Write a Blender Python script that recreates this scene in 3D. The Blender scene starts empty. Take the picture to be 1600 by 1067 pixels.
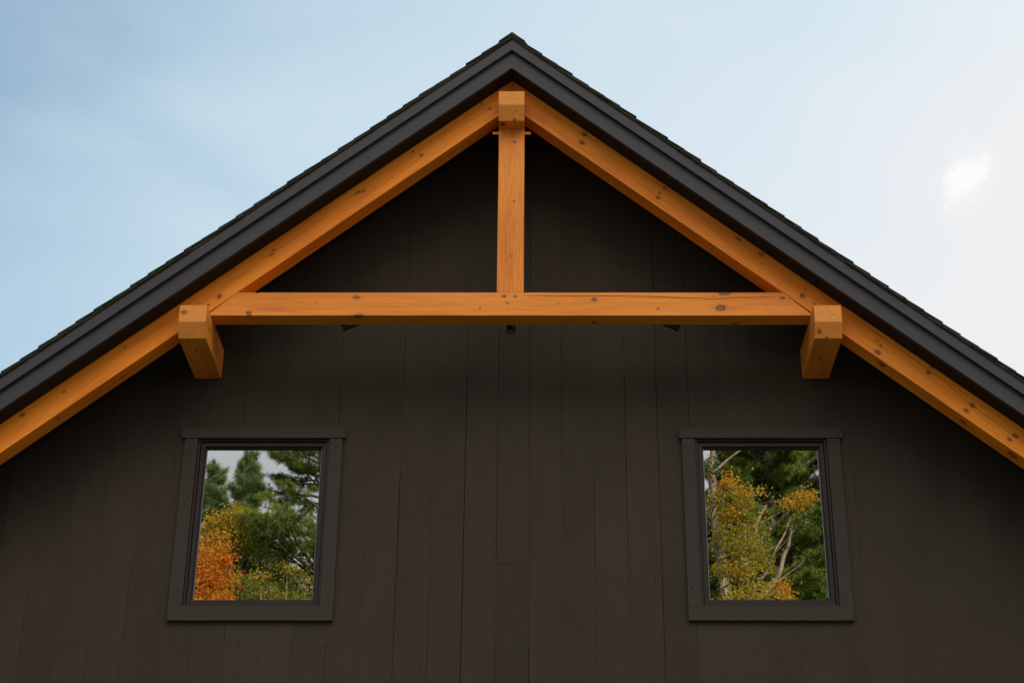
import bpy, bmesh, math, random
import numpy as np
from mathutils import Vector, Matrix, noise as mnoise

sc = bpy.context.scene
COL = sc.collection
R = math.radians

# ------------------------------------------------------------------ helpers
def tag(o, label=None, cat=None, group=None, kind=None):
    if label: o['label'] = label
    if cat: o['category'] = cat
    if group: o['group'] = group
    if kind: o['kind'] = kind
    return o

def empty(name, loc=(0, 0, 0), rz=0.0):
    o = bpy.data.objects.new(name, None)
    COL.objects.link(o)
    o.location = loc
    o.rotation_euler = (0, 0, rz)
    o.empty_display_size = .3
    return o

def link(name, bm, mats, parent=None, matrix=None, bevel=0.0, smooth=False):
    me = bpy.data.meshes.new(name)
    if bevel:
        bmesh.ops.bevel(bm, geom=[e for e in bm.edges if len(e.link_faces) == 2 and e.calc_face_angle(0) > .3],
                        offset=bevel, segments=2, profile=.6, affect='EDGES')
    bmesh.ops.recalc_face_normals(bm, faces=bm.faces)
    bm.to_mesh(me); bm.free()
    if not isinstance(mats, (list, tuple)): mats = [mats]
    for m in mats: me.materials.append(m)
    if smooth:
        me.polygons.foreach_set('use_smooth', [True] * len(me.polygons))
    o = bpy.data.objects.new(name, me)
    COL.objects.link(o)
    if parent: o.parent = parent
    if matrix is not None: o.matrix_local = matrix
    return o

def box(bm, x0, x1, y0, y1, z0, z1, mi=0):
    v = [bm.verts.new(p) for p in ((x0, y0, z0), (x1, y0, z0), (x1, y1, z0), (x0, y1, z0),
                                   (x0, y0, z1), (x1, y0, z1), (x1, y1, z1), (x0, y1, z1))]
    for f in ((0, 3, 2, 1), (4, 5, 6, 7), (0, 1, 5, 4), (1, 2, 6, 5), (2, 3, 7, 6), (3, 0, 4, 7)):
        bm.faces.new([v[i] for i in f]).material_index = mi

def prism_xz(bm, pts, y0, y1, mi=0):
    """polygon in x,z swept from y0 to y1"""
    a = [bm.verts.new((x, y0, z)) for x, z in pts]
    b = [bm.verts.new((x, y1, z)) for x, z in pts]
    n = len(pts)
    bm.faces.new(a).material_index = mi
    bm.faces.new(b[::-1]).material_index = mi
    for i in range(n):
        bm.faces.new((a[i], b[i], b[(i + 1) % n], a[(i + 1) % n])).material_index = mi

def prism_yz(bm, pts, x0, x1, mi=0):
    a = [bm.verts.new((x0, y, z)) for y, z in pts]
    b = [bm.verts.new((x1, y, z)) for y, z in pts]
    n = len(pts)
    bm.faces.new(a).material_index = mi
    bm.faces.new(b[::-1]).material_index = mi
    for i in range(n):
        bm.faces.new((a[i], b[i], b[(i + 1) % n], a[(i + 1) % n])).material_index = mi

def ring_xz(bm, xo0, xo1, zo0, zo1, w, y0, y1, mi=0, wt=None, wb=None):
    """rectangular picture-frame ring, mitred"""
    wt = w if wt is None else wt; wb = w if wb is None else wb
    O = [(xo0, zo0), (xo1, zo0), (xo1, zo1), (xo0, zo1)]
    I = [(xo0 + w, zo0 + wb), (xo1 - w, zo0 + wb), (xo1 - w, zo1 - wt), (xo0 + w, zo1 - wt)]
    for i in range(4):
        j = (i + 1) % 4
        prism_xz(bm, [O[i], O[j], I[j], I[i]], y0, y1, mi)

def cyl(bm, p0, p1, r0, r1=None, n=20, mi=0):
    p0 = Vector(p0); p1 = Vector(p1); r1 = r0 if r1 is None else r1
    d = (p1 - p0).normalized()
    u = d.orthogonal().normalized(); w = d.cross(u)
    a, b = [], []
    for i in range(n):
        t = 2 * math.pi * i / n
        q = u * math.cos(t) + w * math.sin(t)
        a.append(bm.verts.new(p0 + q * r0)); b.append(bm.verts.new(p1 + q * r1))
    bm.faces.new(a[::-1]).material_index = mi
    bm.faces.new(b).material_index = mi
    for i in range(n):
        bm.faces.new((a[i], a[(i + 1) % n], b[(i + 1) % n], b[i])).material_index = mi

# ------------------------------------------------------------------ materials
class NT:
    def __init__(s, name):
        s.m = bpy.data.materials.new(name); s.m.use_nodes = True
        s.t = s.m.node_tree; s.t.nodes.clear()
        s.out = s.t.nodes.new('ShaderNodeOutputMaterial')
    def n(s, typ, **kw):
        nd = s.t.nodes.new(typ)
        for k, v in kw.items():
            if k.startswith('_'):
                nd.inputs[k[1:].replace('_', ' ')].default_value = v
            else: setattr(nd, k, v)
        return nd
    def l(s, a, b): s.t.links.new(a, b)
    def math(s, op, a, b=None, c=None, clamp=False):
        nd = s.t.nodes.new('ShaderNodeMath'); nd.operation = op; nd.use_clamp = clamp
        for i, q in enumerate((a, b, c)):
            if q is None: continue
            if isinstance(q, (int, float)): nd.inputs[i].default_value = q
            else: s.l(q, nd.inputs[i])
        return nd.outputs[0]
    def vmath(s, op, a, b=None, out=0):
        nd = s.t.nodes.new('ShaderNodeVectorMath'); nd.operation = op
        for i, q in enumerate((a, b)):
            if q is None: continue
            if isinstance(q, (tuple, list)): nd.inputs[i].default_value = q
            else: s.l(q, nd.inputs[i])
        return nd.outputs[out]
    def mixc(s, f, a, b, mode='MIX'):
        nd = s.t.nodes.new('ShaderNodeMix'); nd.data_type = 'RGBA'; nd.blend_type = mode
        for i, q in ((0, f), (6, a), (7, b)):
            if isinstance(q, (int, float)): nd.inputs[i].default_value = q
            elif isinstance(q, (tuple, list)): nd.inputs[i].default_value = (*q, 1)
            else: s.l(q, nd.inputs[i])
        return nd.outputs[2]
    def ramp(s, f, stops, interp='LINEAR'):
        nd = s.t.nodes.new('ShaderNodeValToRGB'); nd.color_ramp.interpolation = interp
        el = nd.color_ramp.elements
        while len(el) < len(stops): el.new(.5)
        for e, (p, c) in zip(el, stops):
            e.position = p
            e.color = (c, c, c, 1) if isinstance(c, (int, float)) else (*c, 1)
        s.l(f, nd.inputs[0]); return nd.outputs[0]
    def noise(s, vec, scale, detail=4, rough=.55, dist=0):
        nd = s.t.nodes.new('ShaderNodeTexNoise')
        nd.inputs['Scale'].default_value = scale; nd.inputs['Detail'].default_value = detail
        nd.inputs['Roughness'].default_value = rough; nd.inputs['Distortion'].default_value = dist
        s.l(vec, nd.inputs['Vector']); return nd.outputs['Fac']
    def scaled(s, vec, sc_):
        return s.vmath('MULTIPLY', vec, sc_)
    def coord(s, kind='Object'):
        return s.t.nodes.new('ShaderNodeTexCoord').outputs[kind]
    def bump(s, h, strength, dist):
        nd = s.t.nodes.new('ShaderNodeBump'); nd.inputs['Strength'].default_value = strength
        nd.inputs['Distance'].default_value = dist; s.l(h, nd.inputs['Height']); return nd.outputs[0]
    def principled(s, color, rough, normal=None, spec=.5):
        p = s.t.nodes.new('ShaderNodeBsdfPrincipled')
        if isinstance(color, (tuple, list)): p.inputs['Base Color'].default_value = (*color, 1)
        else: s.l(color, p.inputs['Base Color'])
        if isinstance(rough, (int, float)): p.inputs['Roughness'].default_value = rough
        else: s.l(rough, p.inputs['Roughness'])
        p.inputs['Specular IOR Level'].default_value = spec
        if normal is not None: s.l(normal, p.inputs['Normal'])
        s.l(p.outputs[0], s.out.inputs[0]); return p

def timber_mat(name, knots, seed, tone=(1, 1, 1)):
    """stained pine with the grain along local X; knots = [(centre_local, radii)]"""
    t = NT(name)
    co = t.coord('Object')
    off = t.vmath('ADD', co, (seed * 3.7, seed * 1.3, seed * 2.1))
    g1 = t.noise(t.scaled(off, (1.3, 24, 24)), 1.0, 6, .62, 1.3)
    g2 = t.noise(t.scaled(off, (4.0, 150, 150)), 1.0, 3, .6)
    g3 = t.noise(t.scaled(off, (.9, 3.0, 3.0)), 1.0, 3, .5)
    base = t.ramp(g1, [(.22, (.60, .155, .013)), (.45, (.74, .222, .022)), (.58, (.80, .265, .032)), (.78, (.66, .18, .016))])
    fine = t.ramp(g2, [(.3, (.84, .80, .74)), (.6, (1, 1, 1)), (.8, (.93, .91, .88))])
    blot = t.ramp(g3, [(.3, (.84, .76, .64)), (.52, (1, 1, 1)), (.75, (1.02, 1.07, 1.18))])
    c = t.mixc(1, base, fine, 'MULTIPLY')
    c = t.mixc(1, c, blot, 'MULTIPLY')
    # end grain: growth rings round an off-centre pith on the sawn ends
    sx = t.n('ShaderNodeSeparateXYZ'); t.l(t.coord('Normal'), sx.inputs[0])
    endf = t.ramp(t.math('ABSOLUTE', sx.outputs[0]), [(.55, 0.0), (.7, 1.0)])
    rp = t.vmath('MULTIPLY', t.vmath('ADD', co, (0, .03, .16)), (0, 1, 1))
    rr = t.math('ADD', t.math('MULTIPLY', t.vmath('LENGTH', rp, out=1), 190), t.math('MULTIPLY', t.noise(co, 14, 3, .6), 6))
    ring = t.ramp(t.math('FRACT', rr), [(0, (.62, .185, .020)), (.6, (.78, .29, .05)), (.9, (.52, .14, .014)), (1, (.60, .18, .02))])
    ring = t.mixc(1, ring, t.ramp(t.noise(co, 45, 3, .6), [(.3, (.86, .82, .8)), (.7, (1.05, 1.06, 1.1))]), 'MULTIPLY')
    c = t.mixc(endf, c, ring)
    c = t.mixc(1, c, tone, 'MULTIPLY')
    nd = t.noise(t.scaled(off, (55, 75, 75)), 1.0, 2, .6)
    for big in (False, True):
        d = None
        for kk, (p, r) in enumerate(knots):
            if (max(r) > .0185) != big: continue
            v = t.vmath('MULTIPLY', t.vmath('SUBTRACT', co, tuple(p)), (.95 / r[0], 1.12 / r[1], 1.22 / r[2]))
            q = t.vmath('LENGTH', v, out=1)
            d = q if d is None else t.math('MINIMUM', d, q)
        if d is None: continue
        d = t.math('ADD', d, t.math('MULTIPLY', t.math('SUBTRACT', nd, .5), 1.3))
        d = t.math('DIVIDE', d, 3.0, clamp=True)
        if big:
            kcol = t.ramp(d, [(0, (.13, .040, .014)), (.14, (.26, .085, .02)), (.25, (.075, .024, .010)), (.32, (.13, .040, .012)), (.37, (.36, .11, .018))])
            kf = t.ramp(d, [(.30, .88), (.36, .50), (.44, .20), (.8, 0.0)])
        else:
            kcol = t.ramp(d, [(0, (.065, .020, .008)), (.30, (.13, .038, .010)), (.45, (.34, .10, .015))])
            kf = t.ramp(d, [(.12, .80), (.28, .50), (.42, .18), (.7, 0.0)])
        c = t.mixc(kf, c, kcol)
    ht = t.math('ADD', t.math('MULTIPLY', g1, .6), t.math('MULTIPLY', g2, .5))
    t.principled(c, .62, t.bump(ht, .35, .0025), .25)
    return t.m

def flat_mat(name, color, rough=.6, spec=.4, nscale=30, amt=.12, bump=.15, metal=0):
    t = NT(name)
    co = t.coord('Object')
    n = t.noise(co, nscale, 5, .6)
    k = t.ramp(n, [(.25, 1 - amt), (.75, 1 + amt)])
    c = t.mixc(1, color, k, 'MULTIPLY')
    p = t.principled(c, rough, t.bump(n, bump, .002), spec)
    p.inputs['Metallic'].default_value = metal
    return t.m

PITCH_X = .2286
def siding_mat():
    t = NT('siding_paint')
    co = t.coord('Object')
    sp = t.n('ShaderNodeSeparateXYZ'); t.l(co, sp.inputs[0])
    idx = t.math('FLOOR', t.math('DIVIDE', t.math('SUBTRACT', sp.outputs[0], .139), PITCH_X))
    wn = t.n('ShaderNodeTexWhiteNoise', noise_dimensions='1D'); t.l(idx, wn.inputs['W'])
    cv = t.n('ShaderNodeCombineXYZ'); t.l(t.math('MULTIPLY', wn.outputs[0], 9), cv.inputs[1])
    v = t.vmath('ADD', co, cv.outputs[0])
    g = t.noise(t.scaled(v, (95, 95, 5)), 1.0, 5, .65)
    saw = t.noise(t.scaled(v, (60, 60, 60)), 1.0, 4, .7)
    blot = t.noise(t.scaled(v, (1.6, 1.6, .9)), 1.0, 4, .55)
    fine = t.noise(t.scaled(v, (260, 260, 120)), 1.0, 2, .6)
    c = t.ramp(blot, [(.3, (.0395, .0288, .0218)), (.7, (.0472, .0352, .0270))])
    c = t.mixc(1, c, t.ramp(g, [(.3, .88), (.6, 1.03), (.8, 1.09)]), 'MULTIPLY')
    c = t.mixc(1, c, t.ramp(fine, [(.35, .88), (.65, 1.10)]), 'MULTIPLY')
    c = t.mixc(1, c, t.ramp(wn.outputs[0], [(0, .965), (1, 1.035)]), 'MULTIPLY')
    h = t.math('ADD', t.math('MULTIPLY', g, .7), t.math('MULTIPLY', saw, .5))
    t.principled(c, .85, t.bump(h, .55, .003), .12)
    return t.m

def shingle_mat():
    t = NT('asphalt_shingle')
    co = t.coord('Object')
    wn = t.n('ShaderNodeTexVoronoi'); wn.inputs['Scale'].default_value = 5.5
    t.l(t.scaled(co, (1.0, 1.6, 1.0)), wn.inputs['Vector'])
    gr = t.noise(co, 220, 3, .7)
    c = t.ramp(t.math('FRACT', t.math('MULTIPLY', wn.outputs['Color'], 1.0)),
               [(0, (.014, .016, .010)), (.35, (.030, .031, .017)), (.6, (.026, .021, .017)), (.85, (.042, .036, .027))])
    c = t.mixc(1, c, t.ramp(gr, [(.3, .55), (.7, 1.5)]), 'MULTIPLY')
    t.principled(c, .92, t.bump(gr, .6, .002), .2)
    return t.m

def glass_mat():
    t = NT('coated_glass')
    co = t.coord('Object')
    w = t.noise(t.scaled(co, (3.0, 1, 2.2)), 1.0, 1, .4)
    nrm = t.bump(w, .12, .004)
    gl = t.n('ShaderNodeBsdfGlossy'); gl.inputs['Roughness'].default_value = .006
    gl.inputs['Color'].default_value = (.97, .98, 1.0, 1); t.l(nrm, gl.inputs['Normal'])
    tr = t.n('ShaderNodeBsdfTransparent'); tr.inputs['Color'].default_value = (.55, .58, .56, 1)
    mx = t.n('ShaderNodeMixShader'); mx.inputs[0].default_value = GLASS_REFL
    t.l(tr.outputs[0], mx.inputs[1]); t.l(gl.outputs[0], mx.inputs[2])
    t.l(mx.outputs[0], t.out.inputs[0])
    return t.m

def leaf_mat(name, stops, trans=.35, rough=.6):
    t = NT(name)
    at = t.n('ShaderNodeAttribute', attribute_name='leaf_tint')
    c = t.ramp(at.outputs['Fac'], stops)
    df = t.n('ShaderNodeBsdfPrincipled'); t.l(c, df.inputs['Base Color']); df.inputs['Roughness'].default_value = rough
    df.inputs['Specular IOR Level'].default_value = .25
    tl = t.n('ShaderNodeBsdfTranslucent'); t.l(c, tl.inputs['Color'])
    mx = t.n('ShaderNodeMixShader'); mx.inputs[0].default_value = trans
    t.l(df.outputs[0], mx.inputs[1]); t.l(tl.outputs[0], mx.inputs[2]); t.l(mx.outputs[0], t.out.inputs[0])
    return t.m

def bark_mat(name, a, b):
    t = NT(name)
    co = t.coord('Object')
    n = t.noise(t.scaled(co, (9, 9, 2.2)), 1.0, 6, .65, .4)
    t.principled(t.ramp(n, [(.3, a), (.7, b)]), .9, t.bump(n, .8, .03), .2)
    return t.m

def grass_mat():
    t = NT('lawn_grass')
    co = t.coord('Object')
    a = t.noise(co, .35, 5, .6); b = t.noise(co, 25, 4, .7)
    c = t.ramp(a, [(.3, (.040, .055, .012)), (.55, (.060, .075, .016)), (.75, (.09, .08, .022))])
    c = t.mixc(1, c, t.ramp(b, [(.3, .6), (.7, 1.3)]), 'MULTIPLY')
    t.principled(c, .95, t.bump(b, .8, .03), .1)
    return t.m

GLASS_REFL = .50
M = dict(
    siding=siding_mat(),
    trim=flat_mat('trim_paint', (.0430, .0335, .0264), .8, .12, 60, .10, .25),
    fascia=flat_mat('fascia_paint', (.0275, .0250, .0268), .6, .35, 18, .07, .12),
    soffit=flat_mat('soffit_paint', (.016, .011, .008), .8, .2, 20, .12, .2),
    bronze=flat_mat('bronze_sash', (.018, .0105, .0085), .55, .22, 40, .08, .05),
    shingle=shingle_mat(),
    nail=flat_mat('nail_head', (.012, .010, .009), .7, .3),
    black=flat_mat('black_paper', (.006, .005, .005), .95, .1),
    lampblack=flat_mat('black_metal', (.012, .012, .013), .4, .5, 60, .1, .05),
    lens=flat_mat('frosted_lens', (.10, .10, .10), .3, .5),
    spacer=flat_mat('spacer_aluminium', (.22, .23, .26), .35, .5, 30, .05, .02, .6),
    gasket=flat_mat('black_gasket', (.008, .008, .008), .6, .4),
    crack=flat_mat('drying_crack', (.07, .025, .008), .95, .1),
    concrete=flat_mat('concrete', (.30, .29, .27), .9, .2, 6, .15, .3),
    glass=glass_mat(),
    grass=grass_mat(),
    gravel=flat_mat('gravel_drive', (.16, .14, .115), .95, .1, 40, .35, .8),
    inside=flat_mat('room_paint', (.25, .24, .22), .8, .2),
)

# ------------------------------------------------------------------ dimensions (metres; wall face at y = 0, house centred on x = 0)
K = .82                                  # roof slope (rise over run)
ZS = 9.238                               # apex height of the soffit plane
TF, TB = -.539, -.396                    # front and back of the truss
SF = -.694                               # front of the outlooker beams
FF = -.709                               # front of the fascia
EAVE = 5.05; WALLX = 4.55; DEPTH = 9.5
def zs(x): return ZS - K * abs(x)
ANG = math.atan(K); CA = math.cos(ANG)

house = empty('gabled_house', (0, 0, 0))
tag(house, 'dark brown gabled house with orange timber truss under its charcoal eaves', 'house')

# ------------------------------------------------------------------ siding boards
rng = random.Random(11)
WIN = [(-1.754, 'l'), (1.784, 'r')]
HW = .470; OZ0, OZ1 = 5.256, 6.505       # wall openings for the windows
def holes():
    return [(c - HW, c + HW) for c, _ in WIN]

bm = bmesh.new()
def piece(x0, x1, z0, z1, y0, y1):
    """board piece clipped by the roof line"""
    zt0, zt1 = zs(x0) - .01, zs(x1) - .01
    a, b = min(z1, zt0), min(z1, zt1)
    if max(a, b) <= z0 + .01: return
    if a > z0 and b > z0:
        pts = [(x0, z0), (x1, z0), (x1, b), (x0, a)]
        if z1 < max(zt0, zt1) and (a < z1) != (b < z1):
            xc = math.copysign((ZS - .01 - z1) / K, x0 + x1)
            pts = [(x0, z0), (x1, z0), (x1, b), (xc, z1), (x0, a)]
            if b >= z1: pts = [(x0, z0), (x1, z0), (x1, z1), (xc, z1), (x0, a)]
            elif a >= z1: pts = [(x0, z0), (x1, z0), (x1, b), (xc, z1), (x0, z1)]
    else:
        xc = math.copysign((ZS - .01 - z0) / K, x0 + x1)
        pts = [(x0, z0), (xc, z0), (x0, a)] if a > z0 else [(xc, z0), (x1, z0), (x1, b)]
    prism_xz(bm, pts, y0, y1)

def xcols(x0, x1):
    cuts = [x0, x1] + [c for c in [0.0] + [q for h in holes() for q in h] if x0 + 1e-4 < c < x1 - 1e-4]
    cuts = sorted(cuts)
    return list(zip(cuts[:-1], cuts[1:]))

# seam strength: half-width of the open joint right of column i, by level
STRONG = {0: .0030, 2: .0018, 3: .0020, 4: .0026, 5: .0022, -2: .0026, -1: .0016, -3: .0012, -4: .0024, -6: .0022, -9: .0018}
ROWS = [4.993, 5.574, 6.226]
SPLIT = {-1: [5.574], 2: [6.226], -14: [4.993], 12: [5.565], -6: [4.3], 5: [3.9]}
seg_levels = [0.35, 2.2, 4.993, 5.574, 6.226, 7.0, 99]
def seam_half(i, z):
    lv = sum(z > q for q in seg_levels)
    r = random.Random(i * 17 + lv * 5 + 3)
    base = STRONG.get(i, r.choice([.0004, .0007, .0011, .0015]) if i < 6 else r.choice([.0003, .0004, .0008]))
    return base * r.choice([.3, .55, .8, 1.0]) * .9
zl = [0.35, 2.2, 4.2, 4.993, 5.574, 6.226, 7.0, 12]
i = -20
while True:
    x0 = .139 + PITCH_X * i; x1 = x0 + PITCH_X
    if x0 > WALLX: break
    if x1 > -WALLX:
        X0, X1 = max(x0, -WALLX), min(x1, WALLX)
        dy = rng.uniform(-.0007, .0007)
        for a, b in zip(zl[:-1], zl[1:]):
            zm = (a + b) / 2
            hl, hr = seam_half(i, zm), seam_half(i + 1, zm)
            a2 = a + (.0009 if any(abs(a - s) < .01 for s in SPLIT.get(i, [])) else 0)
            b2 = b - (.0009 if any(abs(b - s) < .01 for s in SPLIT.get(i, [])) else 0)
            for p, q in xcols(X0 + hl, X1 - hr):
                inside = any(h0 - 1e-4 <= p and q <= h1 + 1e-4 for h0, h1 in holes())
                lo, hi = a2, b2
                spans = [(lo, hi)]
                if inside:
                    spans = []
                    if lo < OZ0: spans.append((lo, min(hi, OZ0)))
                    if hi > OZ1: spans.append((max(lo, OZ1), hi))
                for s0, s1 in spans:
                    if s1 - s0 > .001: piece(p, q, s0, s1, dy, .020)
    i += 1
# nail heads in rows across the boards
for zr in ROWS + [7.0, 4.3]:
    x = -WALLX + .05
    while x < WALLX - .05:
        if rng.random() < .62 and zs(x) > zr + .1 and not any(h0 - .13 < x < h1 + .13 and OZ0 - .12 < zr < OZ1 + .1 for h0, h1 in holes()):
            zz = zr + rng.uniform(-.03, .012); r = rng.uniform(.0028, .0052)
            cyl(bm, (x, -.0022, zz), (x, .004, zz), r, n=7, mi=1)
        x += rng.choice([.035, .06, .09, .1, .12])
# a few knots, dings and splinters standing proud
for (x, z, r) in [(1.52, 6.89, .007), (-.312, 6.52, .008), (-.312, 6.22, .009), (.4, 5.2, .005), (2.75, 6.36, .005)]:
    cyl(bm, (x, -.0024, z), (x, .004, z), r, n=7, mi=1)
link('siding', bm, [M['siding'], M['nail']], house)

# black paper behind the open joints, with the same window holes
bm = bmesh.new()
xs = sorted([-WALLX, WALLX, 0.0] + [q for h in holes() for q in h])
for a, b in zip(xs[:-1], xs[1:]):
    inside = any(h0 - 1e-4 <= a and b <= h1 + 1e-4 for h0, h1 in holes())
    for s0, s1 in ([(0.35, OZ0), (OZ1, 12)] if inside else [(0.35, 12)]):
        zt = lambda x: min(s1, zs(x) - .012)
        prism_xz(bm, [(a, s0), (b, s0), (b, zt(b)), (a, zt(a))], .0215, .15)
# rear gable and side walls, inner floor
prism_xz(bm, [(-WALLX, .35), (WALLX, .35), (WALLX, zs(WALLX) - .012), (0, ZS - .012), (-WALLX, zs(WALLX) - .012)], DEPTH - .15, DEPTH)
for s in (-1, 1):
    box(bm, min(s * WALLX, s * (WALLX - .15)), max(s * WALLX, s * (WALLX - .15)), .151, DEPTH - .151, .35, zs(WALLX) - .012)
link('wall', bm, M['black'], house)
bm = bmesh.new()
box(bm, -WALLX + .16, WALLX - .16, .16, DEPTH - .16, 4.0, 4.15)
link('upper_floor', bm, M['inside'], house)
bm = bmesh.new()
box(bm, -WALLX - .02, WALLX + .02, -.02, DEPTH + .02, -.2, .345)
link('foundation', bm, M['concrete'], house, bevel=.01)
# side wall cladding
for s in (-1, 1):
    bm = bmesh.new()
    y = .03
    while y < DEPTH:
        y1 = min(y + PITCH_X - .003, DEPTH)
        box(bm, min(s * (WALLX + .001), s * (WALLX + .022)), max(s * (WALLX + .001), s * (WALLX + .022)), y, y1, .35, zs(WALLX + .03) - .02)
        y += PITCH_X
    link('side_siding', bm, M['siding'], house)

# ------------------------------------------------------------------ roof, soffit, fascia
RB = DEPTH + .5
def slope_slab(bm, s, t0, t1, x0, x1, y0, y1, mi=0):
    """slab between vertical offsets t0..t1 above the soffit plane"""
    pts = [(s * x0, zs(x0) + t0), (s * x1, zs(x1) + t0), (s * x1, zs(x1) + t1), (s * x0, zs(x0) + t1)]
    prism_xz(bm, pts, y0, y1, mi)

for s in (-1, 1):
    bm = bmesh.new()
    slope_slab(bm, s, .002, .215, 0, EAVE - .03, FF + .030, RB)
    link('roof_deck', bm, M['soffit'], house)
bm = bmesh.new()
# soffit boards run across under the overhang
for s in (-1, 1):
    x = .012
    while x < EAVE - .05:
        x1 = min(x + .108, EAVE - .04)
        slope_slab(bm, s, -.010, .001, x, x1 - .003, FF + .031, -.002)
        x += .108
link('soffit', bm, M['soffit'], house)
for s in (-1, 1):
    bm = bmesh.new()
    slope_slab(bm, s, -.014, .150, 0, EAVE, FF, FF + .028)
    link('fascia_board', bm, M['fascia'], house, bevel=.0015)
    bm = bmesh.new()
    slope_slab(bm, s, .132, .226, 0, EAVE + .01, FF - .028, FF - .0005)
    link('rake_trim', bm, M['fascia'], house, bevel=.002)

# shingles
def shingles(s):
    bm = bmesh.new()
    r = random.Random(5 + (s > 0))
    y0 = FF - .040
    # drip edge strip and starter layers (their cut ends show at the rake)
    slope_slab(bm, s, .227, .233, 0, EAVE + .03, FF - .036, RB)
    base = .2335
    ex = .155 * CA * .96                         # horizontal exposure
    n = int((EAVE + .04) / ex) + 1
    for k in range(n):
        xa = k * ex; xb = min(xa + ex, EAVE + .04)
        # each course is three thin layers ending at the rake with slightly uneven cuts
        lift = .0105
        y = y0
        first = True
        while y < RB:
            w = r.choice([.14, .18, .22, .3, .12]) if not first else r.choice([.2, .3, .16])
            if y > 1.5: w = RB - y + .001
            y2 = min(y + w, RB)
            rows = 3
            for q in range(rows):
                tb = base + q * .0105
                tu = tb + .0095
                yy = y + (r.uniform(-.006, .008) if first else 0)
                xe = xb + (0 if q < 2 else r.choice([0, 0, -.004]))
                xs0 = max(xa - .055, 0.0005)
                pts = [(s * xs0, zs(xs0) + tb - .004), (s * (xe - .001), zs(xe - .001) + tb + lift * (q + 1) / 3 - .0),
                       (s * (xe - .001), zs(xe - .001) + tu + lift * (q + 1) / 3), (s * xs0, zs(xs0) + tu - .004)]
                prism_xz(bm, pts, yy, y2 - (.002 if y2 < RB else 0))
            y = y2; first = False
    return bm
for s in (-1, 1):
    link('shingles', shingles(s), M['shingle'], house)
bm = bmesh.new()
y = FF - .044; r = random.Random(3)
while y < RB:                                    # ridge caps
    for s in (-1, 1):
        pts = [(0, ZS + .262), (s * .10, zs(.10) + .277), (s * .10, zs(.10) + .284), (0, ZS + .285)]
        prism_xz(bm, pts, y, y + .20)
    y += .2015
link('ridge_cap', bm, M['shingle'], house)
for s in (-1, 1):
    bm = bmesh.new()
    cyl(bm, (s * (EAVE + .07), FF, zs(EAVE) + .12), (s * (EAVE + .07), RB, zs(EAVE) + .12), .06, n=14)
    link('gutter', bm, M['fascia'], house)

# ------------------------------------------------------------------ timbers
def crack_strip(bm, pts, y, w, inv, seed=0):
    r = random.Random(seed)
    P = []
    for (xa, za), (xb, zb) in zip(pts[:-1], pts[1:]):
        n = max(2, int(math.hypot(xb - xa, zb - za) / .04))
        for q in range(n):
            t = q / n
            P.append((xa + (xb - xa) * t + r.uniform(-.001, .001), za + (zb - za) * t + r.uniform(-.0022, .0022)))
    P.append(pts[-1])
    n = len(P); rows = []
    for k, (x, z) in enumerate(P):
        a = P[max(k - 1, 0)]; b = P[min(k + 1, n - 1)]
        d = Vector((b[0] - a[0], b[1] - a[1])).normalized()
        ww = w * (min(1, k / 3, (n - 1 - k) / 3) * .85 + .15) * r.uniform(.6, 1.15) / 2
        nx, nz = -d.y * ww, d.x * ww
        rows.append([bm.verts.new(inv @ Vector((x + nx, y, z + nz))), bm.verts.new(inv @ Vector((x - nx, y, z - nz)))])
    for k in range(n - 1):
        bm.faces.new((rows[k][0], rows[k + 1][0], rows[k + 1][1], rows[k][1])).material_index = 1

def timber(name, pts, y0, y1, angle, origin, knots, seed, cracks=(), label=None, tone=(1, 1, 1), bev=.0025):
    """pts = world x,z outline of the front face; grain along the direction 'angle' in the x-z plane"""
    mat4 = Matrix.Translation(Vector(origin)) @ Matrix.Rotation(-angle, 4, 'Y')
    inv = mat4.inverted()
    bm = bmesh.new()
    prism_xz(bm, pts, y0, y1)
    bmesh.ops.transform(bm, matrix=inv, verts=bm.verts)
    bmesh.ops.bevel(bm, geom=list(bm.edges), offset=bev, segments=2, profile=.6, affect='EDGES')
    for k, (cp, w) in enumerate(cracks):
        crack_strip(bm, cp, y0 - .0009, w, inv, seed * 10 + k)
    kl = []
    for kn in knots:
        if len(kn) == 4: x, z, rx, rz = kn; y = y0; ry = max(rx, rz) * 1.3
        else: x, y, z, rx, ry, rz = kn
        kl.append((inv @ Vector((x, y, z)), (rx, ry, rz)))
    m = timber_mat('stained_' + name, kl, seed, tone)
    o = link(name, bm, [m, M['crack']], house, matrix=mat4)
    if label: o['label'] = label
    return o

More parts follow.
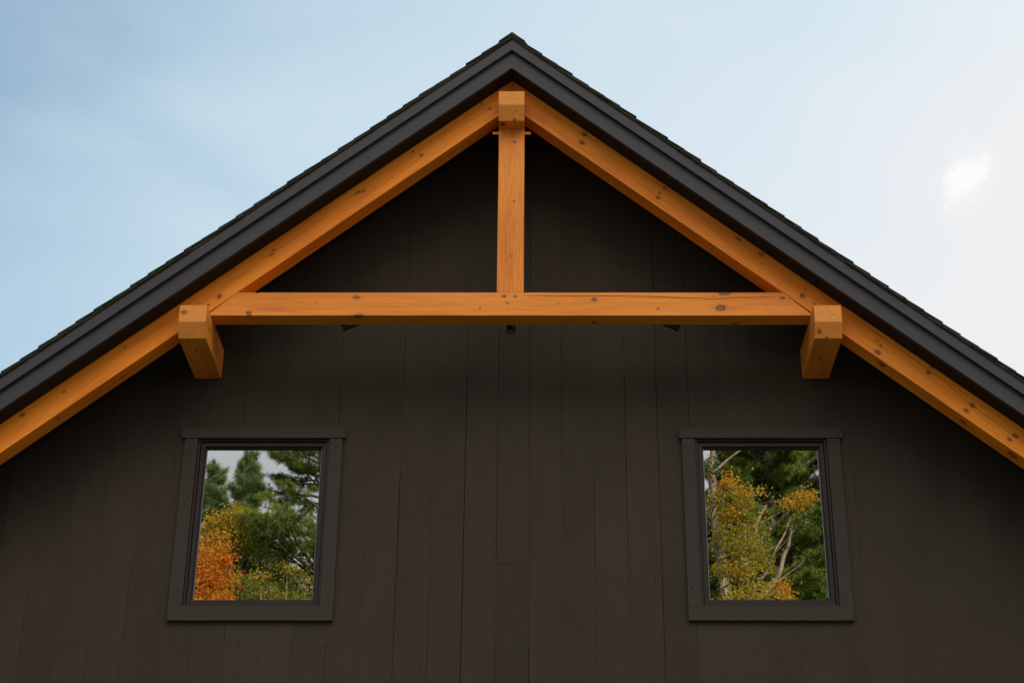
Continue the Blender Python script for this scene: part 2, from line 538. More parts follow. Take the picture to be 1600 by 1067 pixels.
RTH = .247                                     # vertical thickness of the rafters
XE = 4.86
KR = [(0.522, 8.67, 0.0227, 0.0179), (0.542, 8.744, 0.0182, 0.0204), (1.073, 8.192, 0.0145, 0.0128), (1.088, 8.23, 0.0136, 0.0102),
      (1.127, 8.274, 0.0159, 0.0112), (1.491, 7.926, 0.0059, 0.0066), (1.645, 7.846, 0.0227, 0.0128), (1.799, 7.718, 0.025, 0.0128),
      (1.799, 7.639, 0.0091, 0.0077), (2.074, 7.379, 0.0182, 0.0214), (2.096, 7.435, 0.0118, 0.0102), (2.14, 7.477, 0.0118, 0.0102),
      (2.156, 7.312, 0.0136, 0.0077), (2.573, 7.017, 0.0114, 0.0102), (2.593, 6.982, 0.0114, 0.0102), (2.57, 6.932, 0.0205, 0.0204),
      (2.6, -.49, 6.865, .03, .028, .012), (2.928, 6.813, 0.0114, 0.0102), (2.907, 6.774, 0.0159, 0.0153), (3.18, 6.525, 0.0182, 0.0179),
      (3.136, 6.486, 0.0155, 0.0163), (3.12, -.47, 6.43, .024, .022, .012), (3.45, 6.295, 0.0182, 0.0184), (3.404, 6.271, 0.0155, 0.0153),
      (3.43, -.48, 6.18, .035, .03, .012)]
KL = [(-2.059, 7.373, 0.0182, 0.0179), (-2.134, 7.301, 0.0136, 0.0102), (-1.121, 8.235, 0.0227, 0.0128), (-1.084, 8.246, 0.0182, 0.0102),
      (-0.668, 8.558, 0.0145, 0.0133), (-0.731, 8.591, 0.0136, 0.0102), (-1.705, 7.75, 0.0136, 0.0102), (-1.716, 7.713, 0.0136, 0.0102),
      (-0.167, 8.974, 0.0136, 0.0122), (-0.226, 9.02, 0.0136, 0.0102), (-2.686, 6.972, 0.0118, 0.0102), (-3.066, 6.627, 0.0118, 0.0102),
      (-3.329, 6.452, 0.0164, 0.0153), (-2.7, -.46, 6.78, .016, .014, .01), (-3.1, -.48, 6.45, .014, .014, .01)]
for s, kn, cr in ((-1, KL, [([(-2.64, 7.06), (-3.3, 6.53)], .0012)]),
                  (1, KR, [([(.45, 8.80), (.679, 8.655), (.996, 8.40)], .0020), ([(1.35, 8.07), (1.62, 7.87)], .0012),
                           ([(2.36, 7.25), (2.802, 6.883), (3.006, 6.71), (3.132, 6.564), (3.35, 6.371), (3.7, 6.09)], .0026),
                           ([(2.256, 7.375), (2.259, 7.296), (2.24, 7.20)], .0025)])):
    t = -.0105
    pts = [(s * .001, ZS + t), (s * XE, zs(XE) + t), (s * XE, zs(XE) - RTH), (s * .001, ZS - RTH)]
    timber('rafter', pts, TF, TB, -s * ANG, (s * 1.7, (TF + TB) / 2, zs(1.7) - .12), kn, 3 + s, cr,
           'right sloping timber with many dark knots' if s > 0 else 'left sloping timber with few small knots',
           (1.14, 1.02, .50) if s < 0 else (1.12, 1.04, .62))

zb0, zb1 = 7.2205, 7.404
def xin(z): return (ZS - RTH - z) / K - .0010
KB = [(-1.088, 7.366, 0.0227, 0.0163), (-1.067, 7.215, 0.0318, 0.0204), (-1.84, 7.24, 0.0159, 0.023), (-1.793, 7.404, 0.0114, 0.0102),
      (-0.04, 7.373, 0.015, 0.0133), (0.037, 7.373, 0.0136, 0.0133), (-0.017, 7.317, 0.0114, 0.0102), (0.595, 7.348, 0.0182, 0.0168),
      (0.341, 7.322, 0.0077, 0.0061), (1.489, 7.281, 0.034, 0.028), (1.517, 7.399, 0.0409, 0.0204), (1.046, 7.276, 0.0091, 0.0102),
      (1.439, 7.373, 0.0068, 0.0077), (1.93, 7.362, 0.0164, 0.0133), (-1.37, 7.317, 0.0064, 0.0051), (-0.211, 7.276, 0.0045, 0.0153),
      (.6, -.43, 7.22, .02, .015, .012), (1.6, -.42, 7.22, .02, .014, .012)]
timber('collar_beam', [(-xin(zb0) + .02, zb0), (xin(zb0) - .02, zb0), (xin(zb1), zb1), (-xin(zb1), zb1)], TF, TB, 0,
       (0, (TF + TB) / 2, 7.31), KB, 7, bev=.0014, cracks=
       [([(0.082, 7.379), (0.604, 7.376), (0.922, 7.373), (1.329, 7.358), (1.442, 7.353), (1.579, 7.363), (1.90, 7.368)], .0038),
        ([(-1.75, 7.397), (-1.5, 7.388), (-1.2, 7.380)], .0013), ([(-.95, 7.29), (-.3, 7.30)], .0009)])
timber('king_post', [(-.0945, zb1 + .0015), (.0955, zb1 + .0015), (.0955, 8.7925), (-.0945, 8.7925)], TF, TB, math.pi / 2,
       (.0005, (TF + TB) / 2, 8.1), [(0.022, 8.676, 0.0091, 0.0153), (0.022, 8.159, 0.0091, 0.0128), (0.007, 7.702, 0.0068, 0.0102),
                                     (-0.047, 8.462, 0.0045, 0.0051)], 12, [([(.01, 7.41), (.012, 7.8)], .0010)], tone=(1.0, 1.0, 1.05))

def outlooker(name, xc, z0, z1, seed, knots, label, hw=.0955, cracks=()):
    """beam running out from the wall, front end bevelled below"""
    xa, xb = xc - hw, xc + hw
    mat4 = Matrix.Translation((xc, -.35, (z0 + z1) / 2)) @ Matrix.Rotation(math.pi / 2, 4, 'Z')
    inv = mat4.inverted()
    bm = bmesh.new()
    zk = z1 - .1295
    if z1 - z0 < .232: zk = z1 - .121
    prism_yz(bm, [(SF, zk), (SF + .055, z0), (.019, z0), (.019, z1), (SF, z1)], xa, xb)
    bmesh.ops.transform(bm, matrix=inv, verts=bm.verts)
    bmesh.ops.bevel(bm, geom=list(bm.edges), offset=.003, segments=2, profile=.6, affect='EDGES')
    for k, (cp, w, yy) in enumerate(cracks):
        crack_strip(bm, cp, yy, w, inv, seed + k)
    m = timber_mat('stained_' + name + '_wood', [(inv @ Vector(p), r_) for p, r_ in knots], seed, (1.0, 1.05, 1.12))
    o = link(name, bm, [m, M['crack']], house, matrix=mat4)
    o['label'] = label
    return o
outlooker('outlooker_beam', -2.199, 6.987, 7.2195, 21,
          [((-2.262, SF, 7.165), (.02, .022, .020)), ((-2.2, -.45, 6.987), (.012, .014, .01)), ((-2.105, -.55, 7.10), (.02, .01, .02))],
          'left square timber stub with bevelled end')
outlooker('outlooker_beam', 2.214, 6.987, 7.2195, 25,
          [((2.15, SF + .03, 7.03), (.02, .016, .016)), ((2.2, -.33, 6.987), (.014, .016, .01)), ((2.2, SF + .05, 6.992), (.014, .016, .01)),
           ((2.26, SF, 7.15), (.006, .007, .007))],
          'right square timber stub with bevelled end')
outlooker('ridge_beam', 0.0, 8.794, 9.022, 31,
          [((-.065, -.6, 8.794), (.022, .02, .014)), ((.022, SF + .05, 8.80), (.014, .014, .018)), ((.03, SF + .02, 8.86), (.005, .006, .006))],
          'topmost timber stub at the peak')
bm = bmesh.new()
cyl(bm, (-.142, TF + .03, 8.770), (.142, TF + .03, 8.770), .0115, n=14)
link('wooden_peg', bm, timber_mat('stained_peg', [], 41, (1.05, 1.15, 1.4)), house, bevel=.002)

# ------------------------------------------------------------------ windows
def window(cx, label, seed):
    bm = bmesh.new()
    H = .5615
    # casing boards: two sides, bottom, head (the window mesh itself)
    box(bm, cx - H, cx - HW, -.028, -.0015, 5.2642, 6.5020)
    box(bm, cx + HW, cx + H, -.028, -.0015, 5.2642, 6.5020)
    box(bm, cx - H, cx + H, -.0290, -.0015, 5.160, 5.2625)
    box(bm, cx - .583, cx + .583, -.0345, -.0015, 6.5035, 6.577)
    r = random.Random(seed)
    for zz in (5.35, 5.75, 6.1, 6.42):
        for sx in (-1, 1):
            cyl(bm, (cx + sx * (.515 + r.uniform(-.02, .02)), -.0295, zz + r.uniform(-.05, .05)), (cx + sx * .515, -.02, zz), .0035, n=6, mi=1)
    for k in range(5):
        cyl(bm, (cx - .5 + k * .25, -.0302, 5.19 + r.uniform(-.008, .03)), (cx - .5 + k * .25, -.02, 5.19), .0035, n=6, mi=1)
    w = link('window', bm, [M['trim'], M['nail']], house, bevel=.0018)
    w['label'] = label
    # frame ring
    bm = bmesh.new()
    ring_xz(bm, cx - HW + .003, cx + HW - .003, OZ0 + .006, OZ1 - .003, .016, -.010, .10)
    o = link('window_frame', bm, M['bronze'], w, bevel=.001)
    bm = bmesh.new()
    ring_xz(bm, cx - HW + .0235, cx + HW - .0235, OZ0 + .0265, OZ1 - .0235, .027, .004, .075)
    # inner stepped bead of the sash
    ring_xz(bm, cx - HW + .0505, cx + HW - .0505, OZ0 + .0535, OZ1 - .0505, .009, .018, .070)
    link('sash', bm, M['bronze'], w, bevel=.0015)
    gx0, gx1, gz0, gz1 = cx - .4105, cx + .4105, OZ0 + .0625, OZ1 - .0595
    bm = bmesh.new()
    box(bm, gx0, gx1, .040, .044, gz0, gz1)
    link('glass_pane', bm, M['glass'], w)
    for q0 in (gx0 + .0005, gx1 - .0045):
        bm = bmesh.new()
        box(bm, q0, q0 + .004, .0365, .0395, gz0, gz1)
        link('glazing_bead', bm, M['spacer'], w)
window(WIN[0][0], 'left window mirroring orange maple and pines', 1)
window(WIN[1][0], 'right window mirroring tan trunks and yellow leaves', 2)

# ------------------------------------------------------------------ spotlights behind the collar beam
def spotlight(loc, axis, label, centre=False):
    root = empty('spotlight', loc)
    a = Vector(axis).normalized()
    bm = bmesh.new()
    L = .15 if not centre else .13
    cyl(bm, (0, 0, 0), -a * L, .031, .031, n=24)
    cyl(bm, -a * L, -a * (L + .02), .031, .018, n=24)
    link('housing', bm, M['lampblack'], root, bevel=.0015)
    bm = bmesh.new()
    cyl(bm, a * .014, a * .0005, .0345, .0345, n=24)
    link('lens_ring', bm, M['lampblack'], root, bevel=.002)
    bm = bmesh.new()
    cyl(bm, a * .0165, a * .0145, .027, .027, n=24)
    link('lens', bm, M['lens'], root)
    bm = bmesh.new()
    # arm and round plate fixed to the back of the collar beam
    j = -a * (L * .6)
    dy = (TB - loc[1])
    cyl(bm, j, (j.x, dy * .35, max(j.z + .03, .075)), .008, n=10)
    cyl(bm, (j.x, dy * .35, max(j.z + .03, .075)), (j.x, dy + .012, max(j.z + .03, .075)), .008, n=10)
    cyl(bm, (j.x, dy + .012, max(j.z + .03, .075)), (j.x, dy + .0005, max(j.z + .03, .075)), .032, n=20)
    link('mounting_arm', bm, M['lampblack'], root)
    tag(root, label, 'spotlight', 'spotlights behind the collar beam')
spotlight((0.003, -.30, 7.226), (0, -.12, -1), 'black upright can spotlight under the middle of the collar beam, below the king post')
spotlight((-1.195, -.30, 7.254), (-.92, 0, -.42), 'black spotlight tilted outward under the left half of the collar beam')
spotlight((1.200, -.30, 7.254), (.92, 0, -.42), 'black spotlight tilted outward under the right half of the collar beam')

# ------------------------------------------------------------------ ground
bm = bmesh.new()
n = 40; S = 400
grid = [[bm.verts.new((-S + 2 * S * i / n, -S + 2 * S * j / n, 0)) for j in range(n + 1)] for i in range(n + 1)]
for i in range(n):
    for j in range(n):
        bm.faces.new((grid[i][j], grid[i + 1][j], grid[i + 1][j + 1], grid[i][j + 1]))
tag(link('ground', bm, M['grass']), kind='structure')
bm = bmesh.new()
box(bm, -3.5, 3.5, -30, -.03, .004, .02)
tag(link('driveway', bm, M['gravel']), kind='structure')

# ------------------------------------------------------------------ trees across the lawn (mirrored in the panes)
def mesh_from_tris(name, V, F, tint, mat, parent):
    me = bpy.data.meshes.new(name)
    nv, nf, k = len(V), len(F), F.shape[1]
    me.vertices.add(nv); me.vertices.foreach_set('co', V.astype(np.float32).ravel())
    me.loops.add(nf * k); me.loops.foreach_set('vertex_index', F.astype(np.int32).ravel())
    me.polygons.add(nf); me.polygons.foreach_set('loop_start', np.arange(0, nf * k, k, dtype=np.int32))
    me.update(calc_edges=True)
    at = me.attributes.new('leaf_tint', 'FLOAT', 'POINT'); at.data.foreach_set('value', tint.astype(np.float32))
    me.materials.append(mat)
    o = bpy.data.objects.new(name, me); COL.objects.link(o); o.parent = parent
    return o

def limb(bm, pts, r0, r1, n=8):
    """tapered tube through points"""
    rings = []
    for k, p in enumerate(pts):
        a = pts[max(k - 1, 0)]; b = pts[min(k + 1, len(pts) - 1)]
        d = (Vector(b) - Vector(a)).normalized(); u = d.orthogonal().normalized(); w = d.cross(u)
        r = r0 + (r1 - r0) * k / (len(pts) - 1)
        rings.append([bm.verts.new(Vector(p) + (u * math.cos(2 * math.pi * q / n) + w * math.sin(2 * math.pi * q / n)) * r) for q in range(n)])
    for a, b in zip(rings[:-1], rings[1:]):
        # match the ring start to avoid twisting
        sh = min(range(n), key=lambda q: (a[0].co - b[q].co).length)
        for q in range(n):
            bm.faces.new((a[q], a[(q + 1) % n], b[(q + 1 + sh) % n], b[(q + sh) % n]))

def wander(p0, d, L, r, n=7, up=.0, wob=.12):
    pts = [Vector(p0)]; d = Vector(d).normalized()
    for k in range(n):
        d = (d + Vector((r.uniform(-wob, wob), r.uniform(-wob, wob), r.uniform(-wob, wob) + up))).normalized()
        pts.append(pts[-1] + d * L / n)
    return pts

def needles(P, D, rs, per, ln, wd, tint_base):
    """tufts of thin triangles at P pointing around D"""
    N = len(P)
    P = np.repeat(P, per, 0); D = np.repeat(D, per, 0); tb = np.repeat(tint_base, per)
    q = rs.normal(0, 1, P.shape); q /= np.linalg.norm(q, axis=1)[:, None]
    dr = D * .55 + q * .75; dr /= np.linalg.norm(dr, axis=1)[:, None]
    sd = np.cross(dr, rs.normal(0, 1, P.shape)); sd /= np.linalg.norm(sd, axis=1)[:, None] + 1e-9
    L = ln * rs.uniform(.6, 1.2, (len(P), 1))
    a = P + sd * wd / 2; b = P - sd * wd / 2; c = P + dr * L
    V = np.stack([a, b, c], 1).reshape(-1, 3)
    F = np.arange(len(V)).reshape(-1, 3)
    t = np.clip(tb + rs.normal(0, .10, len(P)), 0, 1)
    return V, F, np.repeat(t, 3)

def leaves(P, rs, size, tint):
    N = len(P)
    a = rs.normal(0, 1, (N, 3)); a /= np.linalg.norm(a, axis=1)[:, None]
    b = np.cross(a, rs.normal(0, 1, (N, 3))); b /= np.linalg.norm(b, axis=1)[:, None] + 1e-9
    s = size * rs.uniform(.6, 1.25, (N, 1))
    V = np.stack([P - a * s * .5, P + b * s * .34, P + a * s * .5, P - b * s * .34], 1).reshape(-1, 3)
    F = np.arange(len(V)).reshape(-1, 4)
    return V, F, np.repeat(np.clip(tint, 0, 1), 4)

PINE_ST = [(0, (.04, .07, .013)), (.35, (.15, .21, .03)), (.65, (.31, .37, .055)), (1, (.52, .50, .10))]
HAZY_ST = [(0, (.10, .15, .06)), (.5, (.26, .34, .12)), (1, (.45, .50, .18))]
MAPLE_ST = [(0, (.09, .11, .02)), (.2, (.35, .27, .02)), (.5, (.72, .33, .02)), (.75, (.70, .17, .015)), (1, (.45, .07, .012))]
YELL_ST = [(0, (.07, .12, .02)), (.3, (.20, .22, .03)), (.6, (.55, .40, .03)), (.85, (.72, .38, .025)), (1, (.62, .16, .02))]
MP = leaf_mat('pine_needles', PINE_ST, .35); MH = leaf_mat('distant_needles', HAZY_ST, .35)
MD = leaf_mat('hemlock_needles', [(0, (.016, .024, .008)), (.4, (.050, .066, .015)), (.62, (.15, .15, .03)), (1, (.42, .32, .07))], .25)
MM = leaf_mat('orange_maple_leaves', MAPLE_ST, .45); MY = leaf_mat('yellow_leaves', YELL_ST, .45)
BARK = bark_mat('grey_bark', (.08, .06, .045), (.20, .16, .12))
BARKT = bark_mat('tan_bark', (.12, .075, .045), (.55, .42, .28))

def pine(name, loc, h, spread, label, z_from, z_to, mat, seed, nb=70, gap=None, per=12, tufts=110, bark=BARK, lean=0, tr=.30,
         droop=-.01, rise=.12, ln=.16, wd=.013, only=None):
    root = empty(name, loc); tag(root, label, 'tree', 'trees across the lawn')
    r = random.Random(seed); rs = np.random.RandomState(seed)
    bm = bmesh.new()
    tp = [(lean * (k / 9) ** 1.5 + r.uniform(-.05, .05), r.uniform(-.05, .05), h * k / 9) for k in range(10)]
    tp[0] = (0, 0, -.3)
    limb(bm, tp, tr, .03, 12)
    P, D, T = [], [], []
    for b in range(nb):
        z = z_from + (z_to - z_from) * (b + r.random()) / nb
        if gap and gap[0] < z < gap[1] and r.random() < gap[2]: continue
        f = (z - z_from * .6) / (h - z_from * .6)
        L = spread * max(.10, (1 - f) ** .75) * r.uniform(.65, 1.15)
        az = r.uniform(0, 2 * math.pi)
        if only is not None: az = only[0] + r.uniform(-only[1], only[1])
        k = z / h * 9; i0 = min(int(k), 8); q = k - i0
        p0 = Vector(tp[i0]).lerp(Vector(tp[i0 + 1]), q)
        pts = wander(p0, (math.cos(az), math.sin(az), rise + f * .3), L, r, 7, droop, .10)
        limb(bm, pts, .022 + .012 * L, .008, 5)
        tint = r.uniform(.15, .75)
        # side twigs with tufts
        nt = int(tufts * L / spread) + 6
        for _ in range(nt):
            s = r.uniform(.18, 1) ** .8 * 6.999
            a = pts[int(s)].lerp(pts[int(s) + 1], s - int(s))
            d = (pts[int(s) + 1] - pts[int(s)]).normalized()
            side = d.cross(Vector((0, 0, 1))).normalized() * r.choice((-1, 1))
            tl = r.uniform(.1, .75) * (.35 + .25 * L) * (1.15 - s / 7 * .6)
            e = a + (side * .8 + d * .6 + Vector((0, 0, r.uniform(-.15, .28)))).normalized() * tl
            P.append(e); D.append((e - a).normalized()); T.append(tint + r.uniform(-.12, .15))
            m_ = a.lerp(e, r.uniform(.4, .8))
            P.append(m_); D.append((e - a).normalized()); T.append(tint + r.uniform(-.2, .1))
    link('trunk', bm, bark, root, smooth=True)
    V, F, t = needles(np.array([tuple(p) for p in P]), np.array([tuple(d) for d in D]), rs, per, ln, wd, np.array(T))
    mesh_from_tris('crown', V, F, t, mat, root)
    return root

def broadleaf(name, loc, label, clumps, limbs, mat, seed, leaf=.10, dens=900, tr=.22, h=18, bark=BARK, tint=(.5, .18), trunk_pts=None):
    """clumps: (x,y,z,rx,ry,rz) relative to loc; limbs: list of (points, r0, r1)"""
    root = empty(name, loc); tag(root, label, 'tree', 'trees across the lawn')
    r = random.Random(seed); rs = np.random.RandomState(seed)
    bm = bmesh.new()
    tp = trunk_pts or [(0, 0, -.3), (.1, 0, h * .3), (-.1, .1, h * .6), (.1, 0, h * .9)]
    limb(bm, tp, tr, tr * .25, 12)
    for pts, a, b in limbs: limb(bm, pts, a, b, 7)
    PP, TT = [], []
    top = Vector(tp[-1])
    for (x, y, z, rx, ry, rz, *tt) in clumps:
        tc = tt[0] if tt else tint[0]
        # a branch out to the clump
        st = Vector(tp[-2]).lerp(top, r.uniform(.1, .9)); st.z = min(st.z, z)
        limb(bm, [st, st.lerp(Vector((x, y, z)), .5) + Vector((r.uniform(-.2, .2), r.uniform(-.2, .2), r.uniform(-.1, .4))), Vector((x, y, z))], .05, .012, 6)
        nsub = int(26 * rx * rz) + 8
        vol = rx * ry * rz
        for _ in range(nsub):
            q = Vector((r.gauss(0, 1), r.gauss(0, 1), r.gauss(0, 1))).normalized() * r.uniform(.25, 1) ** .6
            c = Vector((x + q.x * rx, y + q.y * ry, z + q.z * rz))
            limb(bm, [Vector((x, y, z)).lerp(c, .1), Vector((x, y, z)).lerp(c, .55) + Vector((0, 0, r.uniform(-.05, .1))), c], .014, .004, 4)
            nl = int(dens / nsub * vol ** .5 * r.uniform(.6, 1.4)) + 6
            sz = .16 + .14 * min(rx, rz)
            pts = rs.normal(0, 1, (nl, 3)) * np.array([sz, sz, sz * .6]) + np.array(tuple(c))
            PP.append(pts); TT.append(np.full(nl, tc + r.uniform(-tint[1], tint[1])) + rs.normal(0, .08, nl))
    V, F, t = leaves(np.concatenate(PP), rs, leaf, np.concatenate(TT))
    link('trunk', bm, bark, root, smooth=True)
    mesh_from_tris('crown', V, F, t, mat, root)
    return root

# mirror frame: a pane point (u across, v down, 0..1) of each window seen at distance d from the wall
CX = .241
def refl(w, u, v, d):
    x0, x1 = ((-2.163, -1.344) if w == 'l' else (1.374, 2.194))
    xp = x0 + (x1 - x0) * u; zp = 6.43 + (5.31 - 6.43) * v
    k = (d + 0.04) / 11.257
    return Vector((xp + (xp - CX) * k, -d, zp + (zp - 1.6) * k))

def trees():
    # ---- left window
    a = refl('l', .12, .13, 62)
    pine('pine_tree', (a.x, a.y, 0), a.z, 5.2, 'slim hazy green pine beside a taller spire, mirrored in the left window', 16, a.z - .1, MH, 101, 300, tufts=150, per=8, rise=.55, ln=.26, wd=.024)
    a = refl('l', .37, .05, 60)
    pine('pine_tree', (a.x, a.y, 0), a.z, 5.0, 'tall hazy pine spire mirrored near the middle of the left window', 16, a.z - .1, MH, 102, 320, tufts=150, per=8, rise=.6, ln=.26, wd=.022)
    a = refl('l', 1.0, .0, 46)
    pine('pine_tree', (a.x, a.y, 0), a.z + 4, 6.8, 'big white pine with long layered boughs mirrored on the right of the left window', 14, a.z + 3.5, MP, 103, 210,
         gap=(refl('l', .5, .52, 46).z, refl('l', .5, .41, 46).z, .96), tufts=190, per=11, tr=.3, rise=.12, ln=.2, wd=.018)
    a = refl('l', .12, .62, 40)
    def C(w, u, v, d, rx, rz, base, t=None, ry=None):
        p = refl(w, u, v, d)
        q = (p.x - base.x, p.y - base.y, p.z, rx, ry or rx, rz)
        return q + ((t,) if t is not None else ())
    base = Vector((a.x, a.y, 0))
    cl = [C('l', .07, .68, 39, .65, .65, base, .55), C('l', .0, .80, 38.5, .8, .9, base, .62), C('l', .17, .86, 39, .62, .7, base, .52),
          C('l', .05, .98, 38, .8, .7, base, .6), C('l', .27, 1.03, 38.5, .5, .4, base, .42), C('l', .22, .74, 39, .3, .3, base, .66), C('l', -.25, .85, 39, 1.2, 1.2, base, .7),
          C('l', .0, 1.35, 39, 1.4, 1.0, base, .6), C('l', .2, 1.6, 39, 1.5, 1.1, base, .5)]
    broadleaf('maple_tree', tuple(base), 'orange maple mirrored in the lower left of the left window', cl, [], MM, 104, .105, 2600, h=a.z - 1, tint=(.55, .16))
    a = refl('l', .28, .47, 44); base = Vector((a.x, a.y, 0))
    cl = [C('l', .27, .46, 44, .75, .45, base, .55), C('l', .15, .52, 44, .65, .4, base, .62), C('l', .42, .50, 44.5, .5, .45, base, .45),
          C('l', .30, .56, 44, .7, .35, base, .38), C('l', .45, .62, 45, .7, .5, base, .2), C('l', .3, .75, 45, 1.0, .7, base, .3), C('l', .4, 1.1, 45, 1.4, .9, base, .3)]
    broadleaf('birch_tree', tuple(base), 'yellow leaved tree mirrored above the orange maple in the left window', cl, [], MY, 105, .105, 2200, h=a.z - 1, tint=(.5, .18))
    a = refl('l', .72, .95, 39); base = Vector((a.x, a.y, 0))
    cl = [C('l', .62, .93, 39, .55, .3, base, .34), C('l', .88, .86, 39, .5, .3, base, .38), C('l', .75, 1.02, 39, .8, .35, base, .36), C('l', .55, .84, 39, .35, .16, base, .62),
          C('l', .78, .80, 39, .3, .14, base, .5), C('l', .98, 1.0, 39, .5, .4, base, .3), C('l', .7, 1.3, 39, 1.1, .7, base, .35)]
    broadleaf('young_birch', tuple(base), 'thin yellow green tree mirrored in the lower right of the left window', cl, [], MY, 106, .09, 900, h=a.z - 1, tint=(.3, .18), tr=.12, bark=BARKT)
    # ---- right window
    b0 = refl('r', .16, 1.05, 36); b1 = refl('r', .08, .6, 36); b2 = refl('r', .06, .1, 36); b3 = refl('r', .10, -.4, 36)
    base = Vector((b0.x - .2, b0.y, 0))
    tp = [(0, 0, -.3), (.1, 0, b0.z * .6), (b0.x - base.x, 0, b0.z), (b1.x - base.x, 0, b1.z), (b2.x - base.x, 0, b2.z), (b3.x - base.x, 0, b3.z)]
    def L(pts, d, r0, r1):
        return ([Vector((p.x - base.x, p.y - base.y, p.z)) for p in (refl('r', u, v, d + k * .1) for k, (u, v) in enumerate(pts))], r0, r1)
    limbs = [L([(.06, .14), (.14, .11), (.24, .06), (.40, -.03)], 35.8, .055, .03),
             L([(.22, .45), (.18, .55), (.10, .64)], 35.2, .03, .02)]
    cl = [C('r', .26, .26, 34.5, .30, .25, base, .75), C('r', .20, .21, 34.5, .18, .15, base, .8), C('r', .30, .40, 35, .40, .32, base, .6), C('r', .22, .44, 35, .25, .2, base, .7),
          C('r', .26, .62, 34.5, .4, .3, base, .5), C('r', .35, .52, 34.8, .45, .35, base, .45), C('r', .28, .82, 34.5, .45, .35, base, .55),
          C('r', .30, .98, 34.5, .7, .4, base, .5), C('r', .18, 1.1, 34.5, .8, .5, base, .5), C('r', .08, .33, 34.4, .2, .18, base, .55), C('r', .10, .56, 34.4, .22, .22, base, .4), C('r', .13, .78, 34.4, .25, .22, base, .5), C('r', .05, .1, 34.6, .22, .15, base, .15), C('r', .40, .65, 34.5, .4, .35, base, .5), C('r', .4, .3, 35, .35, .3, base, .45)]
    broadleaf('oak_tree', tuple(base), 'tan trunked tree with yellow leaves mirrored along the left of the right window', cl, limbs, MY, 107, .095, 1500,
              tr=.27, bark=BARKT, tint=(.5, .26), trunk_pts=tp)
    q0 = refl('r', .33, 1.05, 38); base = Vector((q0.x, q0.y, 0))
    def L2(pts, d, r0, r1):
        return ([Vector((p.x - base.x, p.y - base.y, p.z)) for p in (refl('r', u, v, d) for u, v in pts)], r0, r1)
    limbs = [L2([(.44, .98), (.50, .89), (.58, .85), (.63, .76), (.66, .68), (.69, .60), (.74, .50)], 37.6, .12, .02),
             L2([(.50, .89), (.60, .86), (.72, .79), (.83, .72)], 37.2, .04, .012), L2([(.36, .72), (.40, .60), (.44, .52), (.47, .46), (.53, .36)], 37.6, .09, .02),
             L2([(.48, .50), (.55, .46), (.66, .40)], 37.2, .035, .015), L2([(.38, .85), (.48, .82), (.58, .81)], 37.2, .02, .01),
             L2([(.33, .8), (.31, .65), (.33, .55)], 37.6, .06, .03), L2([(.50, .66), (.56, .64), (.61, .62)], 37.3, .03, .012),
             L2([(.27, .70), (.25, .6), (.30, .5)], 37, .015, .007), L2([(.40, .35), (.48, .35), (.60, .33), (.7, .34)], 37, .02, .008)]
    tp = [(0, 0, -.3), (0, 0, q0.z * .5), (0, 0, q0.z), tuple(refl('r', .35, .7, 38) - base)]
    cl = [C('r', .80, .345, 36.8, .36, .17, base, .82), C('r', .73, .36, 36.8, .22, .12, base, .8), C('r', .88, .30, 37, .2, .15, base, .9),
          C('r', .52, .96, 36.5, .6, .25, base, .75), C('r', .42, .74, 37, .35, .3, base, .55), C('r', .62, .93, 36.8, .35, .2, base, .85),
          C('r', .45, .58, 37.2, .3, .25, base, .35), C('r', .82, .48, 38, .4, .2, base, .2), C('r', .70, 1.1, 36.6, .7, .4, base, .7)]
    broadleaf('beech_tree', tuple(base), 'tree with pale slanting branches mirrored low in the right window', cl, limbs, MY, 108, .095, 1300,
              tr=.15, bark=BARKT, tint=(.6, .18), trunk_pts=tp)
    a = refl('r', .55, .0, 43)
    pine('pine_tree', (a.x, a.y, 0), a.z + 3.5, 5.2, 'dense white pine mirrored across the top of the right window', 12, a.z + 3, MP, 109, 230,
         tufts=230, per=11, tr=.28, ln=.2, wd=.024)
    a = refl('r', .45, -.1, 60)
    pine('hemlock_tree', (a.x, a.y, 0), a.z + 4, 8.5, 'widest dark hemlock mirrored far behind the middle of the right window', 12, a.z + 3.5, MD, 113, 330,
         tufts=260, per=9, tr=.35, ln=.30, wd=.042)
    a = refl('r', .85, .4, 50)
    pine('hemlock_tree', (a.x, a.y, 0), a.z + 6, 5.2, 'dark full hemlock mirrored on the right of the right window', 8, a.z + 5.5, MD, 110, 260,
         tufts=230, per=9, tr=.3, ln=.24, wd=.032)
    a = refl('r', .15, .4, 52)
    pine('hemlock_tree', (a.x, a.y, 0), a.z + 2, 5.0, 'broad hemlock mirrored behind the tan trunk in the right window', 8, a.z + 1.5, MD, 111, 220,
         tufts=220, per=9, tr=.3, ln=.24, wd=.032)
    a = refl('l', .75, .72, 58)
    pine('hemlock_tree', (a.x, a.y, 0), a.z + .6, 4.5, 'low dark hemlock mirrored behind the boughs in the left window', 8, a.z + .4, MD, 112, 220,
         tufts=220, per=9, tr=.3, ln=.26, wd=.034)
trees()

